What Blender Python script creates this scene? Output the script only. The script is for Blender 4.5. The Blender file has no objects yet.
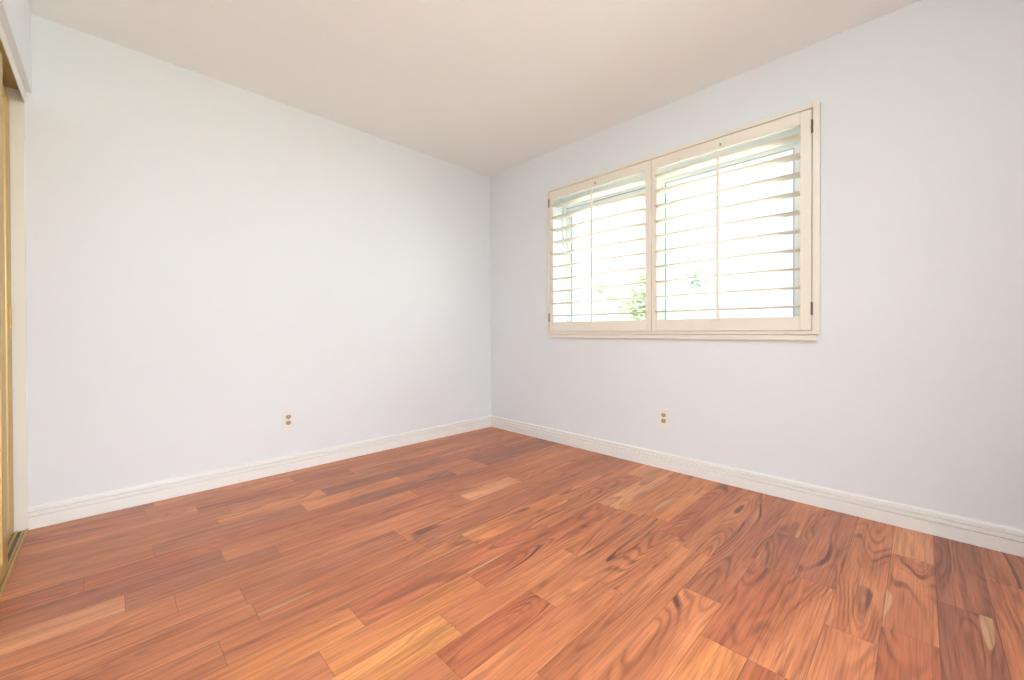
import bpy, bmesh, math, random
from mathutils import Vector, Matrix
random.seed(7)
S = bpy.context.scene
COL = S.collection
PI = math.pi

# ------------------------------------------------------------------ camera, world, sun, exposure
CAM = (-2.6531, -2.9714, 0.9278)
FX, CX, CY_ = 405.9, 512.0, 334.1
cd = bpy.data.cameras.new('camera')
cd.sensor_width = 36.0
cd.lens = FX / 1024 * 36.0
cd.shift_y = (CY_ - 340.0) / 1024
cd.clip_start = 0.02
cam = bpy.data.objects.new('camera', cd)
COL.objects.link(cam)
YAW, ROLL, PITCH = 0.7892, -0.0033, -0.0062
_f = Vector((math.cos(YAW), math.sin(YAW), 0))
_r = Vector((math.sin(YAW), -math.cos(YAW), 0))
_u = Vector((0, 0, 1))
CF = _f * math.cos(PITCH) + _u * math.sin(PITCH)
_u2 = _u * math.cos(PITCH) - _f * math.sin(PITCH)
CR = _r * math.cos(ROLL) + _u2 * math.sin(ROLL)
CU = _u2 * math.cos(ROLL) - _r * math.sin(ROLL)
cam.matrix_world = Matrix.Translation(CAM) @ Matrix((CR, CU, -CF)).transposed().to_4x4()
S.camera = cam

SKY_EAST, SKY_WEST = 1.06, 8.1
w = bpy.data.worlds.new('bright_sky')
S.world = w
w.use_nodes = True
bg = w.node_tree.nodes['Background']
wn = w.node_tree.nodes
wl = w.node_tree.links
# hazy sky, its west and rear side boosted to fill the room
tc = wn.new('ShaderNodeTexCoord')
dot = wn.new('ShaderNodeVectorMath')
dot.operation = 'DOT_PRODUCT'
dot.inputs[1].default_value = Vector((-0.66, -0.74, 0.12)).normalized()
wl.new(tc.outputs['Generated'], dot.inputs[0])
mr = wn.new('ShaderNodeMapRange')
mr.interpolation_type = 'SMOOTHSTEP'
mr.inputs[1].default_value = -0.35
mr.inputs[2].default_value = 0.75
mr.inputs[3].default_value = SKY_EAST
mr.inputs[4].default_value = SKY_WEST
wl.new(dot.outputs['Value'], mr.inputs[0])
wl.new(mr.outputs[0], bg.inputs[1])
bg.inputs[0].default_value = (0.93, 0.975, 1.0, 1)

sd = bpy.data.lights.new('sun', 'SUN')
sd.energy = 11.0
sd.angle = math.radians(1.0)
sd.color = (1.0, 0.95, 0.86)
sun = bpy.data.objects.new('sun', sd)
COL.objects.link(sun)
sun.rotation_euler = Vector((0.66, -0.06, -0.75)).to_track_quat('-Z', 'Y').to_euler()
FILL_W = 37.0

S.view_settings.view_transform = 'Standard'
S.view_settings.look = 'None'
S.view_settings.gamma = 1.0
S.view_settings.use_curve_mapping = False
S.view_settings.exposure = 0.50
S.cycles.max_bounces = 14
S.cycles.diffuse_bounces = 8
S.cycles.transparent_max_bounces = 12

# ------------------------------------------------------------------ material helpers
class NT:
    def __init__(self, name):
        self.m = bpy.data.materials.new(name)
        self.m.use_nodes = True
        self.t = self.m.node_tree
        self.p = self.t.nodes['Principled BSDF']
    def n(self, kind, **kw):
        nd = self.t.nodes.new(kind)
        for k, v in kw.items():
            setattr(nd, k, v)
        return nd
    def l(self, a, b):
        self.t.links.new(a, b)
    def put(self, sock, v):
        if hasattr(v, 'is_output'):
            self.l(v, sock)
        else:
            sock.default_value = v
    def math(self, op, a, b=0.0, c=0.0, clamp=False):
        nd = self.n('ShaderNodeMath', operation=op)
        nd.use_clamp = clamp
        for i, v in enumerate((a, b, c)):
            self.put(nd.inputs[i], v)
        return nd.outputs[0]
    def mix(self, f, a, b, blend='MIX'):
        nd = self.n('ShaderNodeMix', data_type='RGBA', blend_type=blend)
        self.put(nd.inputs[0], f)
        self.put(nd.inputs[6], a)
        self.put(nd.inputs[7], b)
        return nd.outputs[2]
    def noise(self, vec, scale, detail=2.0, rough=0.5, dist=0.0):
        nd = self.n('ShaderNodeTexNoise')
        if vec is not None:
            self.l(vec, nd.inputs['Vector'])
        nd.inputs['Scale'].default_value = scale
        nd.inputs['Detail'].default_value = detail
        nd.inputs['Roughness'].default_value = rough
        nd.inputs['Distortion'].default_value = dist
        return nd.outputs['Fac']
    def smooth(self, v, a, b):
        nd = self.n('ShaderNodeMapRange', interpolation_type='SMOOTHSTEP')
        self.put(nd.inputs[0], v)
        nd.inputs[1].default_value = a
        nd.inputs[2].default_value = b
        return nd.outputs[0]
    def combine(self, x, y, z):
        nd = self.n('ShaderNodeCombineXYZ')
        for i, v in enumerate((x, y, z)):
            self.put(nd.inputs[i], v)
        return nd.outputs[0]

def paint(name, col, rough=0.5, bump=0.0, bscale=200.0, var=0.02, metal=0.0, spec=0.5):
    k = NT(name)
    geo = k.n('ShaderNodeNewGeometry')
    nz = k.noise(geo.outputs['Position'], 2.3, 3.0)
    c = (*col, 1)
    d = tuple(max(0, x * (1 - var)) for x in col) + (1,)
    k.l(k.mix(nz, c, d), k.p.inputs['Base Color'])
    k.p.inputs['Roughness'].default_value = rough
    k.p.inputs['Metallic'].default_value = metal
    k.p.inputs['Specular IOR Level'].default_value = spec
    if bump:
        b = k.n('ShaderNodeBump')
        b.inputs['Strength'].default_value = bump
        b.inputs['Distance'].default_value = 0.002
        k.l(k.noise(geo.outputs['Position'], bscale, 3.0), b.inputs['Height'])
        k.l(b.outputs[0], k.p.inputs['Normal'])
    return k.m

M = {}
M['wall'] = paint('wall_paint', (0.780, 0.825, 0.870), 0.6, 0.10, 160, 0.015, spec=0.3)
M['ceiling'] = paint('ceiling_paint', (0.905, 0.930, 0.945), 0.8, 0.35, 110, 0.02, spec=0.2)
M['trim'] = paint('white_gloss_paint', (0.86, 0.87, 0.86), 0.32, 0, var=0.02)
M['jamb'] = paint('jamb_paint', (0.83, 0.825, 0.79), 0.4, 0, var=0.02)
M['cream'] = paint('cream_shutter_paint', (0.84, 0.80, 0.715), 0.38, 0, var=0.03)
M['vinyl'] = paint('white_vinyl', (0.92, 0.93, 0.92), 0.35, 0, var=0.02)
M['gasket'] = paint('grey_blue_gasket', (0.38, 0.46, 0.51), 0.5, 0)
M['bronze'] = paint('dark_bronze', (0.17, 0.13, 0.09), 0.45, 0, metal=0.5)
M['steel'] = paint('dull_steel', (0.45, 0.43, 0.40), 0.35, 0, metal=0.9)
M['gold'] = paint('gold_anodised_metal', (0.62, 0.44, 0.18), 0.45, 0, var=0.08, metal=0.7)
M['groove'] = paint('dark_track_groove', (0.13, 0.11, 0.085), 0.6, 0)
M['plate'] = paint('ivory_plate', (0.84, 0.81, 0.755), 0.35, 0)
M['receptacle'] = paint('tan_receptacle', (0.46, 0.39, 0.31), 0.4, 0)
M['slot'] = paint('slot_black', (0.05, 0.045, 0.04), 0.6, 0)
M['stucco'] = paint('pale_stucco', (0.80, 0.76, 0.70), 0.9, 0.4, 60, 0.05)
M['bark'] = paint('bark', (0.36, 0.32, 0.27), 0.9, 0.6, 40, 0.3)

def mirror_mat():
    k = NT('silver_mirror')
    k.p.inputs['Base Color'].default_value = (0.90, 0.90, 0.88, 1)
    k.p.inputs['Metallic'].default_value = 1.0
    k.p.inputs['Roughness'].default_value = 0.03
    return k.m
M['mirror'] = mirror_mat()

def glass_mat():
    k = NT('window_glass')
    k.t.nodes.remove(k.p)
    tr = k.n('ShaderNodeBsdfTransparent')
    tr.inputs[0].default_value = (0.93, 0.965, 0.955, 1)
    gl = k.n('ShaderNodeBsdfGlossy')
    gl.inputs['Roughness'].default_value = 0.02
    lw = k.n('ShaderNodeLayerWeight')
    fr = k.math('MULTIPLY_ADD', k.math('POWER', lw.outputs['Facing'], 5.0), 0.8, 0.04)
    mx = k.n('ShaderNodeMixShader')
    k.l(fr, mx.inputs[0]); k.l(tr.outputs[0], mx.inputs[1]); k.l(gl.outputs[0], mx.inputs[2])
    k.l(mx.outputs[0], k.t.nodes['Material Output'].inputs[0])
    return k.m
M['glass'] = glass_mat()

def leaf_mat(name, a, b):
    k = NT(name)
    geo = k.n('ShaderNodeNewGeometry')
    k.l(k.mix(geo.outputs['Random Per Island'], (*a, 1), (*b, 1)), k.p.inputs['Base Color'])
    k.p.inputs['Roughness'].default_value = 0.5
    tl = k.n('ShaderNodeBsdfTranslucent')
    tl.inputs[0].default_value = (*b, 1)
    mx = k.n('ShaderNodeMixShader')
    mx.inputs[0].default_value = 0.4
    k.l(k.p.outputs[0], mx.inputs[1]); k.l(tl.outputs[0], mx.inputs[2])
    k.l(mx.outputs[0], k.t.nodes['Material Output'].inputs[0])
    return k.m
M['leaf'] = leaf_mat('leaf_green', (0.20, 0.25, 0.16), (0.30, 0.35, 0.23))
M['leaf_grey'] = leaf_mat('leaf_grey_green', (0.27, 0.33, 0.28), (0.36, 0.41, 0.36))

def lawn_mat():
    k = NT('dry_lawn')
    geo = k.n('ShaderNodeNewGeometry')
    k.l(k.mix(k.noise(geo.outputs['Position'], 9, 4), (0.34, 0.36, 0.20, 1), (0.56, 0.54, 0.38, 1)), k.p.inputs['Base Color'])
    k.p.inputs['Roughness'].default_value = 0.9
    return k.m
M['lawn'] = lawn_mat()

def fill_glow_mat():  # glowing dome of the added ceiling fill light
    k = NT('fill_light_glow')
    k.p.inputs['Base Color'].default_value = (0.9, 0.9, 0.88, 1)
    k.p.inputs['Roughness'].default_value = 0.5
    k.p.inputs['Emission Color'].default_value = (0.93, 0.98, 1.0, 1)
    k.p.inputs['Emission Strength'].default_value = FILL_W
    return k.m
M['fill_lamp'] = fill_glow_mat()

def floor_mat():
    k = NT('acacia_plank_floor')
    uv = k.n('ShaderNodeUVMap', uv_map='plank')           # metres along and across each board
    sp = k.n('ShaderNodeSeparateXYZ')
    k.l(uv.outputs[0], sp.inputs[0])
    U, V = sp.outputs[0], sp.outputs[1]
    sa = k.n('ShaderNodeAttribute', attribute_name='board')   # length, seed, figure
    sb = k.n('ShaderNodeSeparateXYZ')
    k.l(sa.outputs['Vector'], sb.inputs[0])
    L, seed, fig = sb.outputs
    tone = k.n('ShaderNodeAttribute', attribute_name='tone').outputs['Color']
    W = 0.127
    # flowing contour figure, fibre, drift, dark heart streaks, pale sapwood
    Us = k.math('MULTIPLY', U, 1.0)
    warp = k.noise(k.combine(k.math('MULTIPLY', U, 6.0), k.math('MULTIPLY', V, 22.0), seed), 1.0, 2)
    f = k.noise(k.combine(k.math('MULTIPLY', U, 1.25), k.math('MULTIPLY', V, 8.5), seed), 1.0, 0.6, 0.4)
    g = k.math('MULTIPLY_ADD', warp, 0.04, f)
    ring = k.math('MULTIPLY_ADD', k.math('SINE', k.math('MULTIPLY', g, 112.0)), 0.5, 0.5)
    ring = k.math('POWER', ring, 2.4)
    ring2 = k.math('MULTIPLY_ADD', k.math('SINE', k.math('MULTIPLY', g, 23.0)), 0.5, 0.5)
    amp = k.smooth(k.noise(k.combine(k.math('MULTIPLY', U, 3.0), k.math('MULTIPLY', V, 14.0), k.math('ADD', seed, 13.0)), 1.0, 1), 0.38, 0.66)
    fib = k.noise(k.combine(k.math('MULTIPLY', U, 6.0), k.math('MULTIPLY', V, 230.0), seed), 1.0, 3, 0.6)
    fib2 = k.noise(k.combine(k.math('MULTIPLY', U, 2.5), k.math('MULTIPLY', V, 60.0), k.math('ADD', seed, 5.0)), 1.0, 2, 0.5)
    drift = k.noise(k.combine(k.math('MULTIPLY', U, 1.6), k.math('MULTIPLY', V, 11.0), k.math('ADD', seed, 31.0)), 1.0, 2)
    streak = k.smooth(k.math('SINE', k.math('MULTIPLY_ADD', g, 30.0, seed)), 0.72, 1.0)
    streak = k.math('MULTIPLY', streak, k.smooth(drift, 0.46, 0.66))
    sap = k.noise(k.combine(k.math('MULTIPLY', U, 1.3), k.math('MULTIPLY', V, 12.0), k.math('ADD', seed, 77.0)), 1.0, 1.0)
    sap = k.smooth(sap, 0.735, 0.750)
    c = k.mix(1.0, tone, (1.28, 1.30, 1.22, 1), 'MULTIPLY')
    c = k.mix(k.smooth(drift, 0.25, 0.75), k.mix(1.0, c, (0.84, 0.80, 0.80, 1), 'MULTIPLY'), k.mix(1.0, c, (1.13, 1.16, 1.2, 1), 'MULTIPLY'))
    c = k.mix(k.math('MULTIPLY', ring2, k.math('MULTIPLY_ADD', fig, 0.42, 0.08)), c, k.mix(1.0, c, (0.66, 0.58, 0.58, 1), 'MULTIPLY'))
    rf = k.math('MULTIPLY', k.math('MULTIPLY', ring, amp), k.math('MULTIPLY_ADD', fig, 0.62, 0.06))
    c = k.mix(rf, c, k.mix(1.0, c, (0.42, 0.36, 0.38, 1), 'MULTIPLY'))
    c = k.mix(k.math('MULTIPLY', streak, k.math('MULTIPLY', fig, 0.95)), c, k.mix(1.0, c, (0.24, 0.23, 0.32, 1), 'MULTIPLY'))
    c = k.mix(k.math('MULTIPLY', sap, k.math('MULTIPLY_ADD', fig, 0.5, 0.15)), c, (0.70, 0.42, 0.22, 1))
    c = k.mix(k.smooth(fib, 0.42, 0.75), c, k.mix(1.0, c, (0.70, 0.66, 0.66, 1), 'MULTIPLY'))
    c = k.mix(k.math('MULTIPLY', k.smooth(fib2, 0.48, 0.70), 0.7), c, k.mix(1.0, c, (0.70, 0.64, 0.66, 1), 'MULTIPLY'))
    # seams between boards
    eu = k.math('MINIMUM', U, k.math('SUBTRACT', L, U))
    ev = k.math('MINIMUM', V, k.math('SUBTRACT', W, V))
    e = k.math('MINIMUM', eu, ev)
    seam = k.math('SUBTRACT', 1.0, k.smooth(e, 0.0002, 0.0016))
    c = k.mix(k.math('MULTIPLY', seam, 0.55), c, (0.075, 0.03, 0.018, 1))
    k.l(c, k.p.inputs['Base Color'])
    geo = k.n('ShaderNodeNewGeometry')
    rn = k.noise(geo.outputs['Position'], 3.0, 3)
    k.l(k.math('MULTIPLY_ADD', rn, 0.12, 0.27), k.p.inputs['Roughness'])
    k.p.inputs['Specular IOR Level'].default_value = 0.42
    b = k.n('ShaderNodeBump')
    b.inputs['Strength'].default_value = 0.35
    b.inputs['Distance'].default_value = 0.0008
    k.l(k.math('SUBTRACT', k.math('MULTIPLY', fib, 0.25), seam), b.inputs['Height'])
    k.l(b.outputs[0], k.p.inputs['Normal'])
    return k.m
M['floor'] = floor_mat()

# ------------------------------------------------------------------ geometry helpers
def box(bm, x0, x1, y0, y1, z0, z1, bev=0.0, seg=2):
    vs = [bm.verts.new((x, y, z)) for x in (x0, x1) for y in (y0, y1) for z in (z0, z1)]
    fs = [bm.faces.new([vs[i] for i in q]) for q in
          ((0, 1, 3, 2), (4, 6, 7, 5), (0, 4, 5, 1), (2, 3, 7, 6), (0, 2, 6, 4), (1, 5, 7, 3))]
    bmesh.ops.recalc_face_normals(bm, faces=fs)
    if bev:
        es = list({e for f in fs for e in f.edges})
        bmesh.ops.bevel(bm, geom=es, offset=bev, segments=seg, profile=0.5, affect='EDGES')
    return bm

def frame(bm, x0, x1, y0, y1, z0, z1, sl, sr, st, sb, bev=0.0):
    """rectangular ring in the y-z plane: y0 < y1; widths at the y1 side, y0 side, top, bottom"""
    box(bm, x0, x1, y1 - sl, y1, z0, z1, bev)
    box(bm, x0, x1, y0, y0 + sr, z0, z1, bev)
    box(bm, x0, x1, y0 + sr, y1 - sl, z1 - st, z1, bev)
    box(bm, x0, x1, y0 + sr, y1 - sl, z0, z0 + sb, bev)
    return bm

def cyl(bm, c, axis, r, h, n=20, bev=0.0):
    a = Vector(axis).normalized()
    q = a.to_track_quat('Z', 'Y').to_matrix().to_4x4()
    ret = bmesh.ops.create_cone(bm, cap_ends=True, segments=n, radius1=r, radius2=r, depth=h,
                                matrix=Matrix.Translation(c) @ q)
    if bev:
        es = {e for v in ret['verts'] for e in v.link_edges if len(e.link_faces) == 2 and e.calc_face_angle() > 1.0}
        bmesh.ops.bevel(bm, geom=list(es), offset=bev, segments=2, profile=0.5, affect='EDGES')
    return bm

def obj(name, bm, mat, parent=None, smooth=False):
    me = bpy.data.meshes.new(name)
    bm.to_mesh(me)
    bm.free()
    me.materials.append(mat)
    if smooth:
        for p in me.polygons:
            p.use_smooth = True
    o = bpy.data.objects.new(name, me)
    COL.objects.link(o)
    if parent is not None:
        o.parent = parent
        o.matrix_parent_inverse = Matrix.Translation(-parent.location)
    return o

def struct(name, bm, mat, parent=None):
    o = obj(name, bm, mat, parent)
    if parent is None:
        o['kind'] = 'structure'
    return o

def thing(name, label, cat, loc, group=None):
    o = bpy.data.objects.new(name, None)
    o.empty_display_size = 0.1
    COL.objects.link(o)
    o.location = loc
    o['label'] = label
    o['category'] = cat
    if group:
        o['group'] = group
    return o

def sub(name, bm, mat, parent, smooth=False):
    o = obj(name, bm, mat, None, smooth)
    o.parent = parent
    return o

NB = bmesh.new

# ------------------------------------------------------------------ floor
H = 2.44
XC = -2.905       # closet face
YB = -3.62        # rear wall
SEAMS = [-3.650, -3.523, -3.396, -3.269, -3.142, -3.012, -2.886, -2.757, -2.628, -2.498, -2.367, -2.238, -2.110, -1.984,
         -1.862, -1.740, -1.614, -1.484, -1.358, -1.236, -1.110, -0.986, -0.862, -0.735, -0.608, -0.481, -0.354, -0.227,
         -0.100, 0.027]
X0F, X1F = -3.04, 0.02
# end joints of boards: (x, y) on the floor
JOINTS = []
def ground(px, py):
    d = CF + CR * ((px - CX) / FX) - CU * ((py - CY_) / FX)
    t = -CAM[2] / d.z
    return (CAM[0] + d.x * t, CAM[1] + d.y * t)
JP = [(84, 584.5), (125, 603), (153.3, 549.8), (197, 508.5), (302.5, 506), (221.5, 553.7), (323, 491.5), (348, 500),
      (398, 477), (351, 502.5), (400.5, 535.5), (461, 496.4), (413, 492.5), (466, 537.4), (427, 450), (456, 474), (477, 461.5),
      (505.6, 446), (561.3, 471.3), (508.6, 476.6), (523, 483.5), (538.4, 523.5), (607.7, 506), (632, 475), (562, 547),
      (243.8, 596.4), (222.8, 653), (357, 616.4), (475.8, 579.8), (451.8, 624.7), (449.4, 666.7), (567.4, 551), (544, 599.8),
      (609, 586.6), (792.4, 536.6), (770, 569), (800.6, 577.7), (912.8, 559), (958, 607.5), (701.6, 595), (709, 637),
      (733, 651), (901.5, 634), (1001.6, 583.7)]
TONES = {   # linear albedo
    'M': (0.480, 0.172, 0.078), 'R': (0.430, 0.137, 0.064), 'D': (0.330, 0.118, 0.066), 'H': (0.62, 0.260, 0.095),
    'O': (0.56, 0.208, 0.080), 'P': (0.58, 0.250, 0.125), 'N': (0.405, 0.145, 0.076)}
TP = [((420, 645), 'H', .35), ((50, 635), 'P', .25), ((440, 597), 'M', .3), ((330, 650), 'O', .3), ((600, 640), 'M', .6),
      ((652, 472), 'P', .2), ((910, 547), 'P', .15), ((480, 640), 'R', 1.), ((520, 567), 'N', .5), ((260, 522), 'N', .3),
      ((60, 603), 'N', .5), ((970, 655), 'D', .6), ((960, 580), 'D', .7), ((820, 545), 'N', .5), ((720, 625), 'R', .9),
      ((440, 475), 'D', .7), ((525, 443), 'D', .3), ((490, 458), 'D', .6), ((430, 585), 'R', .5), ((380, 480), 'N', .5),
      ((330, 488), 'D', .3), ((925, 600), 'M', .6), ((650, 620), 'M', .8), ((760, 600), 'R', 1.), ((850, 630), 'M', 1.),
      ((280, 645), 'O', .3), ((200, 600), 'M', .3), ((180, 640), 'M', .5), ((200, 570), 'N', .4), ((640, 575), 'M', 1.),
      ((670, 530), 'R', .8), ((590, 590), 'M', .5), ((560, 570), 'M', .5), ((420, 640 - 85), 'M', .6), ((355, 590), 'M', .6),
      ((490, 520), 'R', .6), ((600, 520), 'R', .8), ((620, 500), 'P', .6), ((430, 505), 'M', .5), ((510, 482), 'P', .4),
      ((590, 470), 'N', .5), ((360, 545), 'N', .5), ((300, 570), 'N', .5), ((520, 500), 'N', .9), ((870, 590), 'M', 1.),
      ((900, 660), 'R', .9), ((1010, 620), 'M', .6), ((1005, 572), 'N', .4), ((820, 520), 'M', .5), ((680, 660), 'M', .9),
      ((760, 660), 'M', .9), ((100, 560), 'M', .4), ((150, 530), 'M', .3), ((90, 640), 'M', .4), ((330, 520), 'M', .4)]
def row_of(y):
    for i in range(len(SEAMS) - 1):
        if SEAMS[i] <= y < SEAMS[i + 1]:
            return i
    return None
rows = {i: [] for i in range(len(SEAMS) - 1)}
for p in JP:
    x, y = ground(*p)
    r = row_of(y)
    if r is not None:
        rows[r].append(x)
bm = NB()
uvl = bm.loops.layers.uv.new('plank')
la = bm.faces.layers.float_vector.new('board')
lt = bm.faces.layers.float_color.new('tone')
boards = []
rnd = random.Random(21)
for r in rows:
    xs = sorted(rows[r])
    full = [X0F]
    for x in xs + [X1F]:
        while x - full[-1] > 1.25:
            full.append(full[-1] + min(rnd.uniform(0.45, 0.95), (x - full[-1]) * 0.6))
        if x - full[-1] > 0.06:
            full.append(x)
    full[-1] = X1F
    for a, b in zip(full, full[1:]):
        boards.append((r, a, b))
tags = {}
for p, t, g in TP:
    x, y = ground(*p)
    r = row_of(y)
    for i, (rr, a, b) in enumerate(boards):
        if rr == r and a <= x < b:
            tags[i] = (t, g)
for i, (r, a, b) in enumerate(boards):
    y0, y1 = SEAMS[r], SEAMS[r + 1]
    t, g = tags.get(i, (rnd.choice('MMMMRRNO'), rnd.uniform(0.25, 0.7)))
    if (a + b) / 2 > -1.35 and y0 < -1.6 and t not in 'PH':
        g = max(g, rnd.uniform(0.8, 1.1))           # the livelier boards under the window
    j = rnd.uniform(0.93, 1.07)
    f = bm.faces.new([bm.verts.new(c) for c in ((a, y0, 0), (b, y0, 0), (b, y1, 0), (a, y1, 0))])
    for lp, q in zip(f.loops, ((0, 0), (b - a, 0), (b - a, 0.127), (0, 0.127))):
        lp[uvl].uv = q
    f[la] = (b - a, rnd.uniform(0, 200), g)
    f[lt] = tuple(c * j for c in TONES[t]) + (1,)
# solid underside so the floor is a slab
z = -0.12
vs = [bm.verts.new(c) for c in ((X0F, SEAMS[0], z), (X1F, SEAMS[0], z), (X1F, SEAMS[-1], z), (X0F, SEAMS[-1], z))]
vt = [bm.verts.new((v.co.x, v.co.y, 0)) for v in vs]
bm.faces.new(vs[::-1])
for q in range(4):
    bm.faces.new((vs[q], vs[(q + 1) % 4], vt[(q + 1) % 4], vt[q]))
struct('floor', bm, M['floor'])

# ------------------------------------------------------------------ walls and ceiling
WY0, WY1, WZ0, WZ1 = -2.560, -0.785, 0.940, 2.092     # window opening
WT = 0.19
struct('wall_left', box(NB(), -3.70, WT, 0, 0.12, -0.12, H + 0.1), M['wall'])
bm = NB()
box(bm, 0, WT, WY1, 0, -0.12, H + 0.1)
box(bm, 0, WT, YB, WY0, -0.12, H + 0.1)
box(bm, 0, WT, WY0, WY1, -0.12, WZ0)
box(bm, 0, WT, WY0, WY1, WZ1, H + 0.1)
struct('wall_right', bm, M['wall'])
bm = NB()
RX0, RX1 = -2.70, -1.75                      # doorway added behind the camera to let in fill daylight
box(bm, -3.70, RX0, YB - 0.12, YB, -0.12, H + 0.1)
box(bm, RX1, WT, YB - 0.12, YB, -0.12, H + 0.1)
box(bm, RX0, RX1, YB - 0.12, YB, 2.08, H + 0.1)
struct('wall_rear', bm, M['wall'])
struct('step_outside', box(NB(), RX0 - 0.3, RX1 + 0.3, YB - 1.6, YB - 0.12, -0.12, -0.01), M['stucco'])  # pale step of the added doorway
CY = -1.86          # closet opening runs from the left wall to here
bm = NB()
box(bm, XC - 0.10, XC, CY, 0, 2.064, H + 0.1)           # bulkhead over the doors
box(bm, XC - 0.10, XC, YB, CY, -0.12, H + 0.1)          # wall beyond the closet
box(bm, -3.70, -3.58, YB, 0, -0.12, H + 0.1)            # closet back
box(bm, -3.58, XC - 0.10, CY - 0.10, CY, -0.12, H + 0.1)
struct('wall_closet', bm, M['wall'])
struct('ceiling', box(NB(), -3.70, WT, YB - 0.12, 0.12, H, H + 0.12), M['ceiling'])
bm = NB()
box(bm, -3.58, X0F, CY, 0, -0.12, 0.0)
struct('floor_closet', bm, M['jamb'])

# ------------------------------------------------------------------ baseboards
PROF = [(0.0, 0.0), (0.0125, 0.0), (0.0135, 0.002), (0.0135, 0.0575), (0.0125, 0.0580), (0.0020, 0.0584), (0.0020, 0.0630),
        (0.0125, 0.0636), (0.0128, 0.0790), (0.0120, 0.0798), (0.0015, 0.0803), (0.0015, 0.0846), (0.0105, 0.0852), (0.0105, 0.0985),
        (0.0090, 0.1035), (0.0050, 0.1065), (0.0, 0.1080)]
def base(name, a, b, inn, ma, mb):
    """profile swept from a to b; inn = direction into the room; ma/mb shift per unit of depth (mitres)"""
    bm = NB()
    a, b, inn = Vector((*a, 0)), Vector((*b, 0)), Vector((*inn, 0))
    d = (b - a).normalized()
    A = [bm.verts.new(a + inn * u + d * (ma * u) + Vector((0, 0, v))) for u, v in PROF]
    B = [bm.verts.new(b + inn * u - d * (mb * u) + Vector((0, 0, v))) for u, v in PROF]
    n = len(PROF)
    for i in range(n):
        bm.faces.new((A[i], A[(i + 1) % n], B[(i + 1) % n], B[i]))
    bm.faces.new(A)
    bm.faces.new(B[::-1])
    bmesh.ops.recalc_face_normals(bm, faces=bm.faces)
    return struct(name, bm, M['trim'])
base('baseboard_left', (-2.929, 0), (0, 0), (0, -1), 0, 1)
base('baseboard_right', (0, 0), (0, YB), (-1, 0), 1, 1)
base('baseboard_rear', (0, YB), (RX1, YB), (0, 1), 1, 0)
base('baseboard_rear', (RX0, YB), (XC, YB), (0, 1), 0, 1)
base('baseboard_closet', (XC, YB), (XC, CY - 0.06), (1, 0), 1, 0)

# ------------------------------------------------------------------ closet opening: jamb, header fascia, tracks, doors
JX0 = -3.030
o = struct('trim_1', box(NB(), JX0, -2.929, -0.0135, 0.0, 0.0, 2.064, 0.001), M['jamb'])
o = struct('trim_2', box(NB(), JX0, -2.905, CY, CY + 0.016, 0.0, 2.064, 0.001), M['jamb'])

trk = thing('door_track', 'gold metal bottom track with dark grooves along the closet opening', 'track', (-2.97, -0.93, 0))
Y0, Y1 = CY + 0.016, -0.0135
bm = NB()
box(bm, -3.020, -2.929, Y0, Y1, 0.0, 0.003)
for xa, xb, hh in ((-2.9375, -2.929, 0.009), (-2.9475, -2.9405, 0.007), (-2.9695, -2.9600, 0.009), (-3.018, -3.010, 0.009)):
    box(bm, xa, xb, Y0, Y1, 0.003, hh, 0.0010)
obj('rail', bm, M['gold'], trk)
bm = NB()
for xa, xb in ((-2.9405, -2.9375), (-2.9600, -2.9475), (-3.010, -2.9695)):
    box(bm, xa, xb, Y0, Y1, 0.003, 0.0038)
obj('groove', bm, M['groove'], trk)

hdr = thing('header_track', 'gold metal top track under the white closet header', 'track', (-2.97, -0.93, 2.064))
bm = NB()
box(bm, -3.020, -2.9285, Y0, Y1, 2.058, 2.0625)
box(bm, -3.020, -3.016, Y0, Y1, 2.016, 2.058)
obj('channel', bm, M['gold'], hdr)
obj('fascia', box(NB(), -2.9285, -2.9250, Y0, Y1, 2.005, 2.0625, 0.0008), M['jamb'], hdr)

def slider(label, x, ya, yb, zt, sw):
    t = thing('sliding_door', label, 'door', (x - 0.009, (ya + yb) / 2, 0.0092), 'sliding mirror doors of the closet')
    zb = 0.0092
    bm = NB()
    box(bm, x - 0.018, x, yb - sw, yb, zb, zt, 0.003, 3)
    box(bm, x - 0.018, x, ya, ya + sw, zb, zt, 0.003, 3)
    box(bm, x - 0.018, x, ya + sw, yb - sw, zb, zb + 0.055, 0.003)
    box(bm, x - 0.018, x, ya + sw, yb - sw, zt - 0.04, zt, 0.003)
    obj('frame', bm, M['gold'], t)
    obj('mirror', box(NB(), x - 0.010, x - 0.005, ya + sw - 0.004, yb - sw + 0.004, zb + 0.05, zt - 0.035), M['mirror'], t)
    bm = NB()
    box(bm, x - 0.014, x - 0.004, ya + 0.002, yb - 0.002, zt, zt + 0.010)
    obj('guide', bm, M['bronze'], t)
    return t
slider('front gold framed mirror door, its stile at the left photo edge', -2.9400, CY + 0.05, -0.455, 2.006, 0.10)
dr = slider('rear gold framed mirror door against the white jamb, with a small pull', -2.9715, -1.10, -0.018, 2.006, 0.11)
bm = NB()
box(bm, -2.9718, -2.9650, -0.083, -0.071, 0.950, 1.050, 0.002)
box(bm, -2.9718, -2.9698, -0.090, -0.062, 0.945, 1.055, 0.001)
obj('pull', bm, M['gold'], dr)

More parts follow.
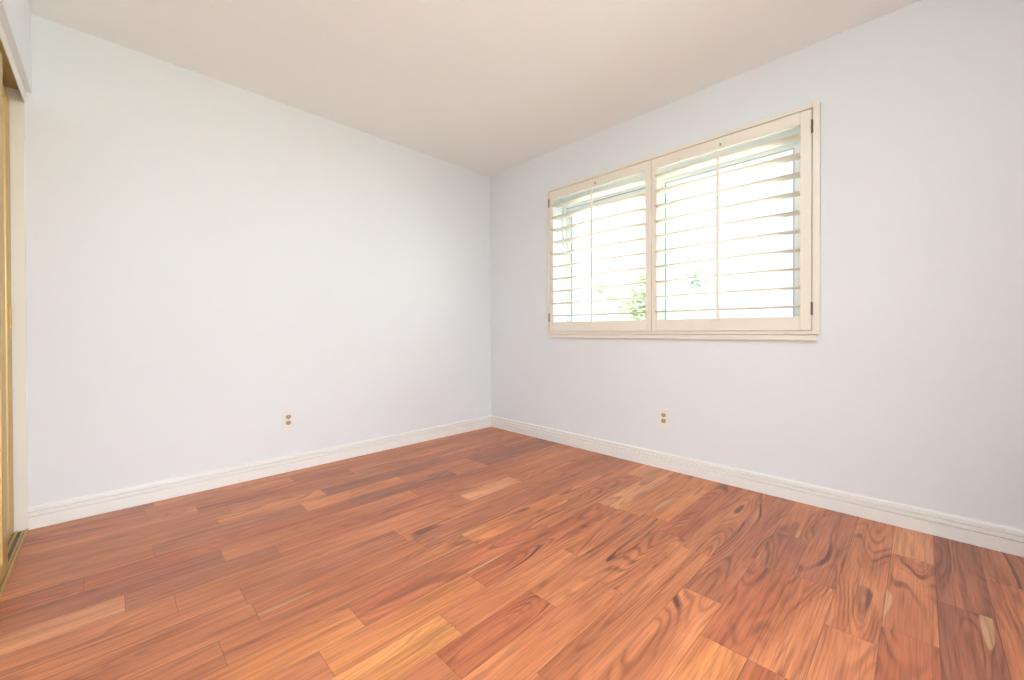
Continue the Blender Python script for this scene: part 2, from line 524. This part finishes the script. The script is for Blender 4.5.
# ------------------------------------------------------------------ window in the right wall
win = struct('window_1', frame(NB(), 0.128, 0.188, WY0, WY1, WZ0, WZ1, 0.026, 0.050, 0.107, 0.020, 0.002), M['vinyl'])
iz0, iz1 = WZ0 + 0.020, WZ1 - 0.107
def sash(x0, x1, y0, y1, z0, z1, sl, sr, st, sb):
    s = obj('sash', frame(NB(), x0, x1, y0, y1, z0, z1, sl, sr, st, sb, 0.002), M['vinyl'], win)
    xm = (x0 + x1) / 2
    bm = NB()
    gy0, gy1, gz0, gz1 = y0 + sr, y1 - sl, z0 + sb, z1 - st
    frame(bm, xm - 0.009, xm + 0.009, gy0, gy1, gz0, gz1, 0.010, 0.006, 0.006, 0.006)
    obj('gasket', bm, M['gasket'], s)
    obj('pane', box(NB(), xm - 0.003, xm + 0.003, gy0 + 0.001, gy1 - 0.001, gz0 + 0.001, gz1 - 0.001), M['glass'], s)
sash(0.158, 0.186, -1.706, WY1 - 0.026, iz0, iz1, 0.046, 0.045, 0.050, 0.034)      # far (outer) sash, left
sash(0.130, 0.156, WY0 + 0.050, -1.650, iz0, iz1, 0.047, 0.050, 0.012, 0.034)      # near (inner) sash, right
o = obj('gasket', box(NB(), 0.148, 0.1575, -1.65, WY1 - 0.027, iz1 - 0.004, iz1 - 0.0005), M['gasket'], win)

# ------------------------------------------------------------------ plantation shutters
FY0, FY1, FZ0, FZ1 = -2.600, -0.752, 0.908, 2.118
sf = thing('plantation_shutter', 'cream wooden window shutter with two louvered panels in a frame', 'shutter', (0, -1.68, FZ0))
bm = NB()
frame(bm, -0.0325, -0.0005, FY0, FY1, FZ0, FZ1, 0.0200, 0.0310, 0.0215, 0.0175, 0.0015)
obj('casing', bm, M['cream'], sf)
bm = NB()
box(bm, -0.024, -0.0005, FY0 + 0.012, FY1 - 0.012, 0.8745, 0.9075, 0.006, 3)
obj('apron', bm, M['cream'], sf)

def louver_bm(y0, y1, zc):
    bm = NB()
    n = 20
    half, th = 0.052, 0.0056
    A, B = [], []
    for i in range(n):
        t = 2 * PI * i / n
        u = math.copysign(abs(math.cos(t)) ** 0.85, math.cos(t)) * half
        v = math.sin(t) * th
        A.append(bm.verts.new((-0.016 + u, y0, zc + v + 0.006 * u)))
        B.append(bm.verts.new((-0.016 + u, y1, zc + v + 0.006 * u)))
    for i in range(n):
        bm.faces.new((A[i], A[(i + 1) % n], B[(i + 1) % n], B[i]))
    bm.faces.new(A); bm.faces.new(B[::-1])
    bmesh.ops.recalc_face_normals(bm, faces=bm.faces)
    cyl(bm, (-0.016, y0 - 0.001, zc), (0, 1, 0), 0.004, 0.003, 10)
    cyl(bm, (-0.016, y1 + 0.001, zc), (0, 1, 0), 0.004, 0.003, 10)
    return bm

def shutter(y0, y1, sl, sr, yrod, hinge_y):
    z0, z1, tr, br = 0.9285, 2.0930, 0.0660, 0.0755
    bm = NB()
    frame(bm, -0.0305, -0.0015, y0, y1, z0, z1, sl, sr, tr, br, 0.0025)
    t = obj('panel', bm, M['cream'], sf)
    for k in range(10):
        z = 1.0580 + 0.1010 * k
        sub('louver', louver_bm(y0 + sr + 0.002, y1 - sl - 0.002, z), M['cream'], t, True)
        st = NB()
        cyl(st, (-0.0712, yrod, z), (1, 0, 0), 0.0014, 0.008, 8)
        sub('staple', st, M['steel'], t)
    rod = NB()
    box(rod, -0.086, -0.074, yrod - 0.0065, yrod + 0.0065, 0.987, 2.000, 0.003, 3)
    sub('tilt_rod', rod, M['cream'], t)
    ct = NB()
    box(ct, -0.036, -0.030, yrod - 0.006, yrod + 0.006, 2.042, 2.058, 0.002)
    box(ct, -0.046, -0.034, yrod - 0.0025, yrod + 0.0025, 2.052, 2.057, 0.001)
    sub('rod_catch', ct, M['steel'], t)
    for za, zb in ((1.010, 1.078), (1.965, 2.033)):
        h = NB()
        cyl(h, (-0.0335, hinge_y, (za + zb) / 2), (0, 0, 1), 0.0048, zb - za, 14, 0.001)
        box(h, -0.0325, -0.030, hinge_y - 0.004, hinge_y + 0.004, za, zb)
        hg = sub('hinge', h, M['bronze'], t)
        hg['label'] = 'dark bronze hinge'
    return t
shutter(-1.6750, -0.7755, 0.042, 0.0415, -1.230, -0.7738)
shutter(-2.5655, -1.6780, 0.038, 0.0495, -2.118, -2.5672)

# ------------------------------------------------------------------ wall outlets
def outlet(label, loc, rz):
    t = thing('wall_outlet', label, 'outlet', loc, 'electrical outlets on the walls')
    def rot(bm):
        bmesh.ops.rotate(bm, verts=bm.verts, cent=(0, 0, 0), matrix=Matrix.Rotation(rz, 3, 'Z'))
        bmesh.ops.translate(bm, verts=bm.verts, vec=loc)
        return bm
    # local frame: plate faces -Y
    obj('plate', rot(box(NB(), -0.035, 0.035, -0.006, -0.0003, -0.060, 0.060, 0.003, 3)), M['plate'], t)
    for s in (-1, 1):
        bm = NB()
        cyl(bm, (0, -0.0055, s * 0.0195), (0, 1, 0), 0.0165, 0.005, 28, 0.001)
        for v in bm.verts:
            v.co.z = s * 0.0195 + max(-0.0135, min(0.0135, v.co.z - s * 0.0195))
        rc = obj('receptacle', rot(bm), M['receptacle'], t)
        bm = NB()
        box(bm, -0.0078, -0.0050, -0.0086, -0.0078, s * 0.0195 - 0.001, s * 0.0195 + 0.0085)
        box(bm, 0.0050, 0.0078, -0.0086, -0.0078, s * 0.0195 - 0.001, s * 0.0195 + 0.0085)
        cyl(bm, (0, -0.0082, s * 0.0195 - 0.0075), (0, 1, 0), 0.0030, 0.0008, 14)
        obj('slots', rot(bm), M['slot'], rc)
    bm = NB()
    cyl(bm, (0, -0.0065, 0), (0, 1, 0), 0.0032, 0.0016, 14, 0.0004)
    obj('screw', rot(bm), M['steel'], t)
    return t
outlet('ivory outlet low on the long blank left wall', (-1.810, 0, 0.345), 0)
outlet('ivory outlet low on the right wall under the window', (0, -1.751, 0.3425), -PI / 2)

# ------------------------------------------------------------------ added fill light on the ceiling, unseen above the frame
LX, LY = -1.80, -2.40
cl = thing('added_fill_light', 'added fill light, a round frosted dome out of view on the ceiling', 'fill_lamp', (LX, LY, H))
bm = NB()
cyl(bm, (LX, LY, H - 0.0125), (0, 0, 1), 0.150, 0.024, 48, 0.004)
obj('base', bm, M['steel'], cl)
bm = NB()
n, rings = 40, 8
prev = None
for j in range(rings + 1):
    a = PI / 2 * j / rings
    rr, zz = 0.135 * math.cos(a), H - 0.0252 - 0.062 * math.sin(a)
    if j == rings:
        tip = bm.verts.new((LX, LY, zz))
        for i in range(n):
            bm.faces.new((prev[i], prev[(i + 1) % n], tip))
    else:
        cur = [bm.verts.new((LX + rr * math.cos(2 * PI * i / n), LY + rr * math.sin(2 * PI * i / n), zz)) for i in range(n)]
        if prev:
            for i in range(n):
                bm.faces.new((prev[i], prev[(i + 1) % n], cur[(i + 1) % n], cur[i]))
        prev = cur
bmesh.ops.recalc_face_normals(bm, faces=bm.faces)
obj('fill_dome', bm, M['fill_lamp'], cl, True)

# ------------------------------------------------------------------ outside: lawn, garden wall, shrubs
struct('ground_outside', box(NB(), -20, 40, -30, 40, -0.30, -0.12), M['lawn'])
struct('bounce_slab_outside', box(NB(), WT + 0.01, 4.2, -8, 8, -0.30, -0.10), paint('pale_bounce_paint', (0.72, 0.70, 0.66), 0.9, 0.3, 40, 0.08))  # unseen pale slab, added to bounce daylight up onto louvers and ceiling
bm = NB()
box(bm, 9.0, 9.18, -14, 16, -0.12, 1.20)
box(bm, 8.96, 9.22, -14, 16, 1.20, 1.26, 0.01)
gw = struct('wall_garden', bm, M['stucco'])

def shrub(name, label, base_, clumps, trunk, mat, n, leaf, seed):
    rr = random.Random(seed)
    t = thing(name, label, 'tree', base_)
    bm = NB()
    for (cx, cy, cz, r) in clumps:
        for _ in range(int(n * (r / 0.4) ** 2)):
            d = Vector((rr.gauss(0, 1), rr.gauss(0, 1), rr.gauss(0, 1))).normalized() * r * rr.uniform(0.25, 1.0) ** 0.6
            c = Vector((cx, cy, cz)) + Vector((d.x, d.y, d.z * 0.85))
            q = Vector((rr.gauss(0, 1), rr.gauss(0, 1), rr.gauss(0.6, 1))).to_track_quat('Z', 'Y')
            s = leaf * rr.uniform(0.7, 1.3)
            pts = [(-s, 0, 0), (-0.3 * s, 0.36 * s, 0.1 * s), (0.5 * s, 0.28 * s, 0.08 * s), (s, 0, -0.1 * s),
                   (0.5 * s, -0.28 * s, 0.08 * s), (-0.3 * s, -0.36 * s, 0.1 * s)]
            vs = [bm.verts.new(c + q @ Vector(p)) for p in pts]
            bm.faces.new((vs[0], vs[1], vs[2], vs[3]))
            bm.faces.new((vs[0], vs[3], vs[4], vs[5]))
    obj('foliage', bm, mat, t)
    bm = NB()
    b = Vector(base_)
    h = Vector(clumps[0][:3])
    for i, (cx, cy, cz, r) in enumerate(clumps):
        e = Vector((cx, cy, cz + r * 0.2))
        if i == 0:
            pts, rad = [b, b.lerp(h, 0.5) + Vector((0, 0.03, 0)), e], [trunk, trunk * 0.8, trunk * 0.4]
        else:
            pts, rad = [h, h.lerp(e, 0.5) + Vector((0, 0, 0.03)), e], [trunk * 0.4, trunk * 0.3, trunk * 0.15]
        prev = None
        for p, q in zip(pts, rad):
            cur = [bm.verts.new(p + Vector((q * math.cos(2 * PI * i / 8), q * math.sin(2 * PI * i / 8), 0))) for i in range(8)]
            if prev:
                for i in range(8):
                    bm.faces.new((prev[i], prev[(i + 1) % 8], cur[(i + 1) % 8], cur[i]))
            prev = cur
    bmesh.ops.recalc_face_normals(bm, faces=bm.faces)
    obj('trunk', bm, M['bark'], t, True)
    return t
shrub('garden_shrub', 'pale green leafy shrub outside the left shutter panel', (5.0, 1.25, -0.12),
      [(5.0, 1.32, 1.40, 0.24), (5.1, 1.05, 1.25, 0.25), (4.9, 1.95, 1.86, 0.16), (5.0, 1.72, 1.68, 0.14), (5.1, 1.10, 1.72, 0.22), (5.1, 0.95, 1.45, 0.25), (5.0, 1.02, 1.98, 0.13)],
      0.022, M['leaf'], 300, 0.065, 3)
shrub('garden_tree', 'grey green small tree outside the right shutter panel', (5.5, 0.10, -0.12),
      [(5.5, 0.27, 2.00, 0.17), (5.6, 0.06, 1.90, 0.20), (5.4, 0.06, 2.12, 0.13), (5.5, -0.20, 1.93, 0.09), (5.5, 0.16, 1.84, 0.14)], 0.012, M['leaf_grey'], 330, 0.06, 5)
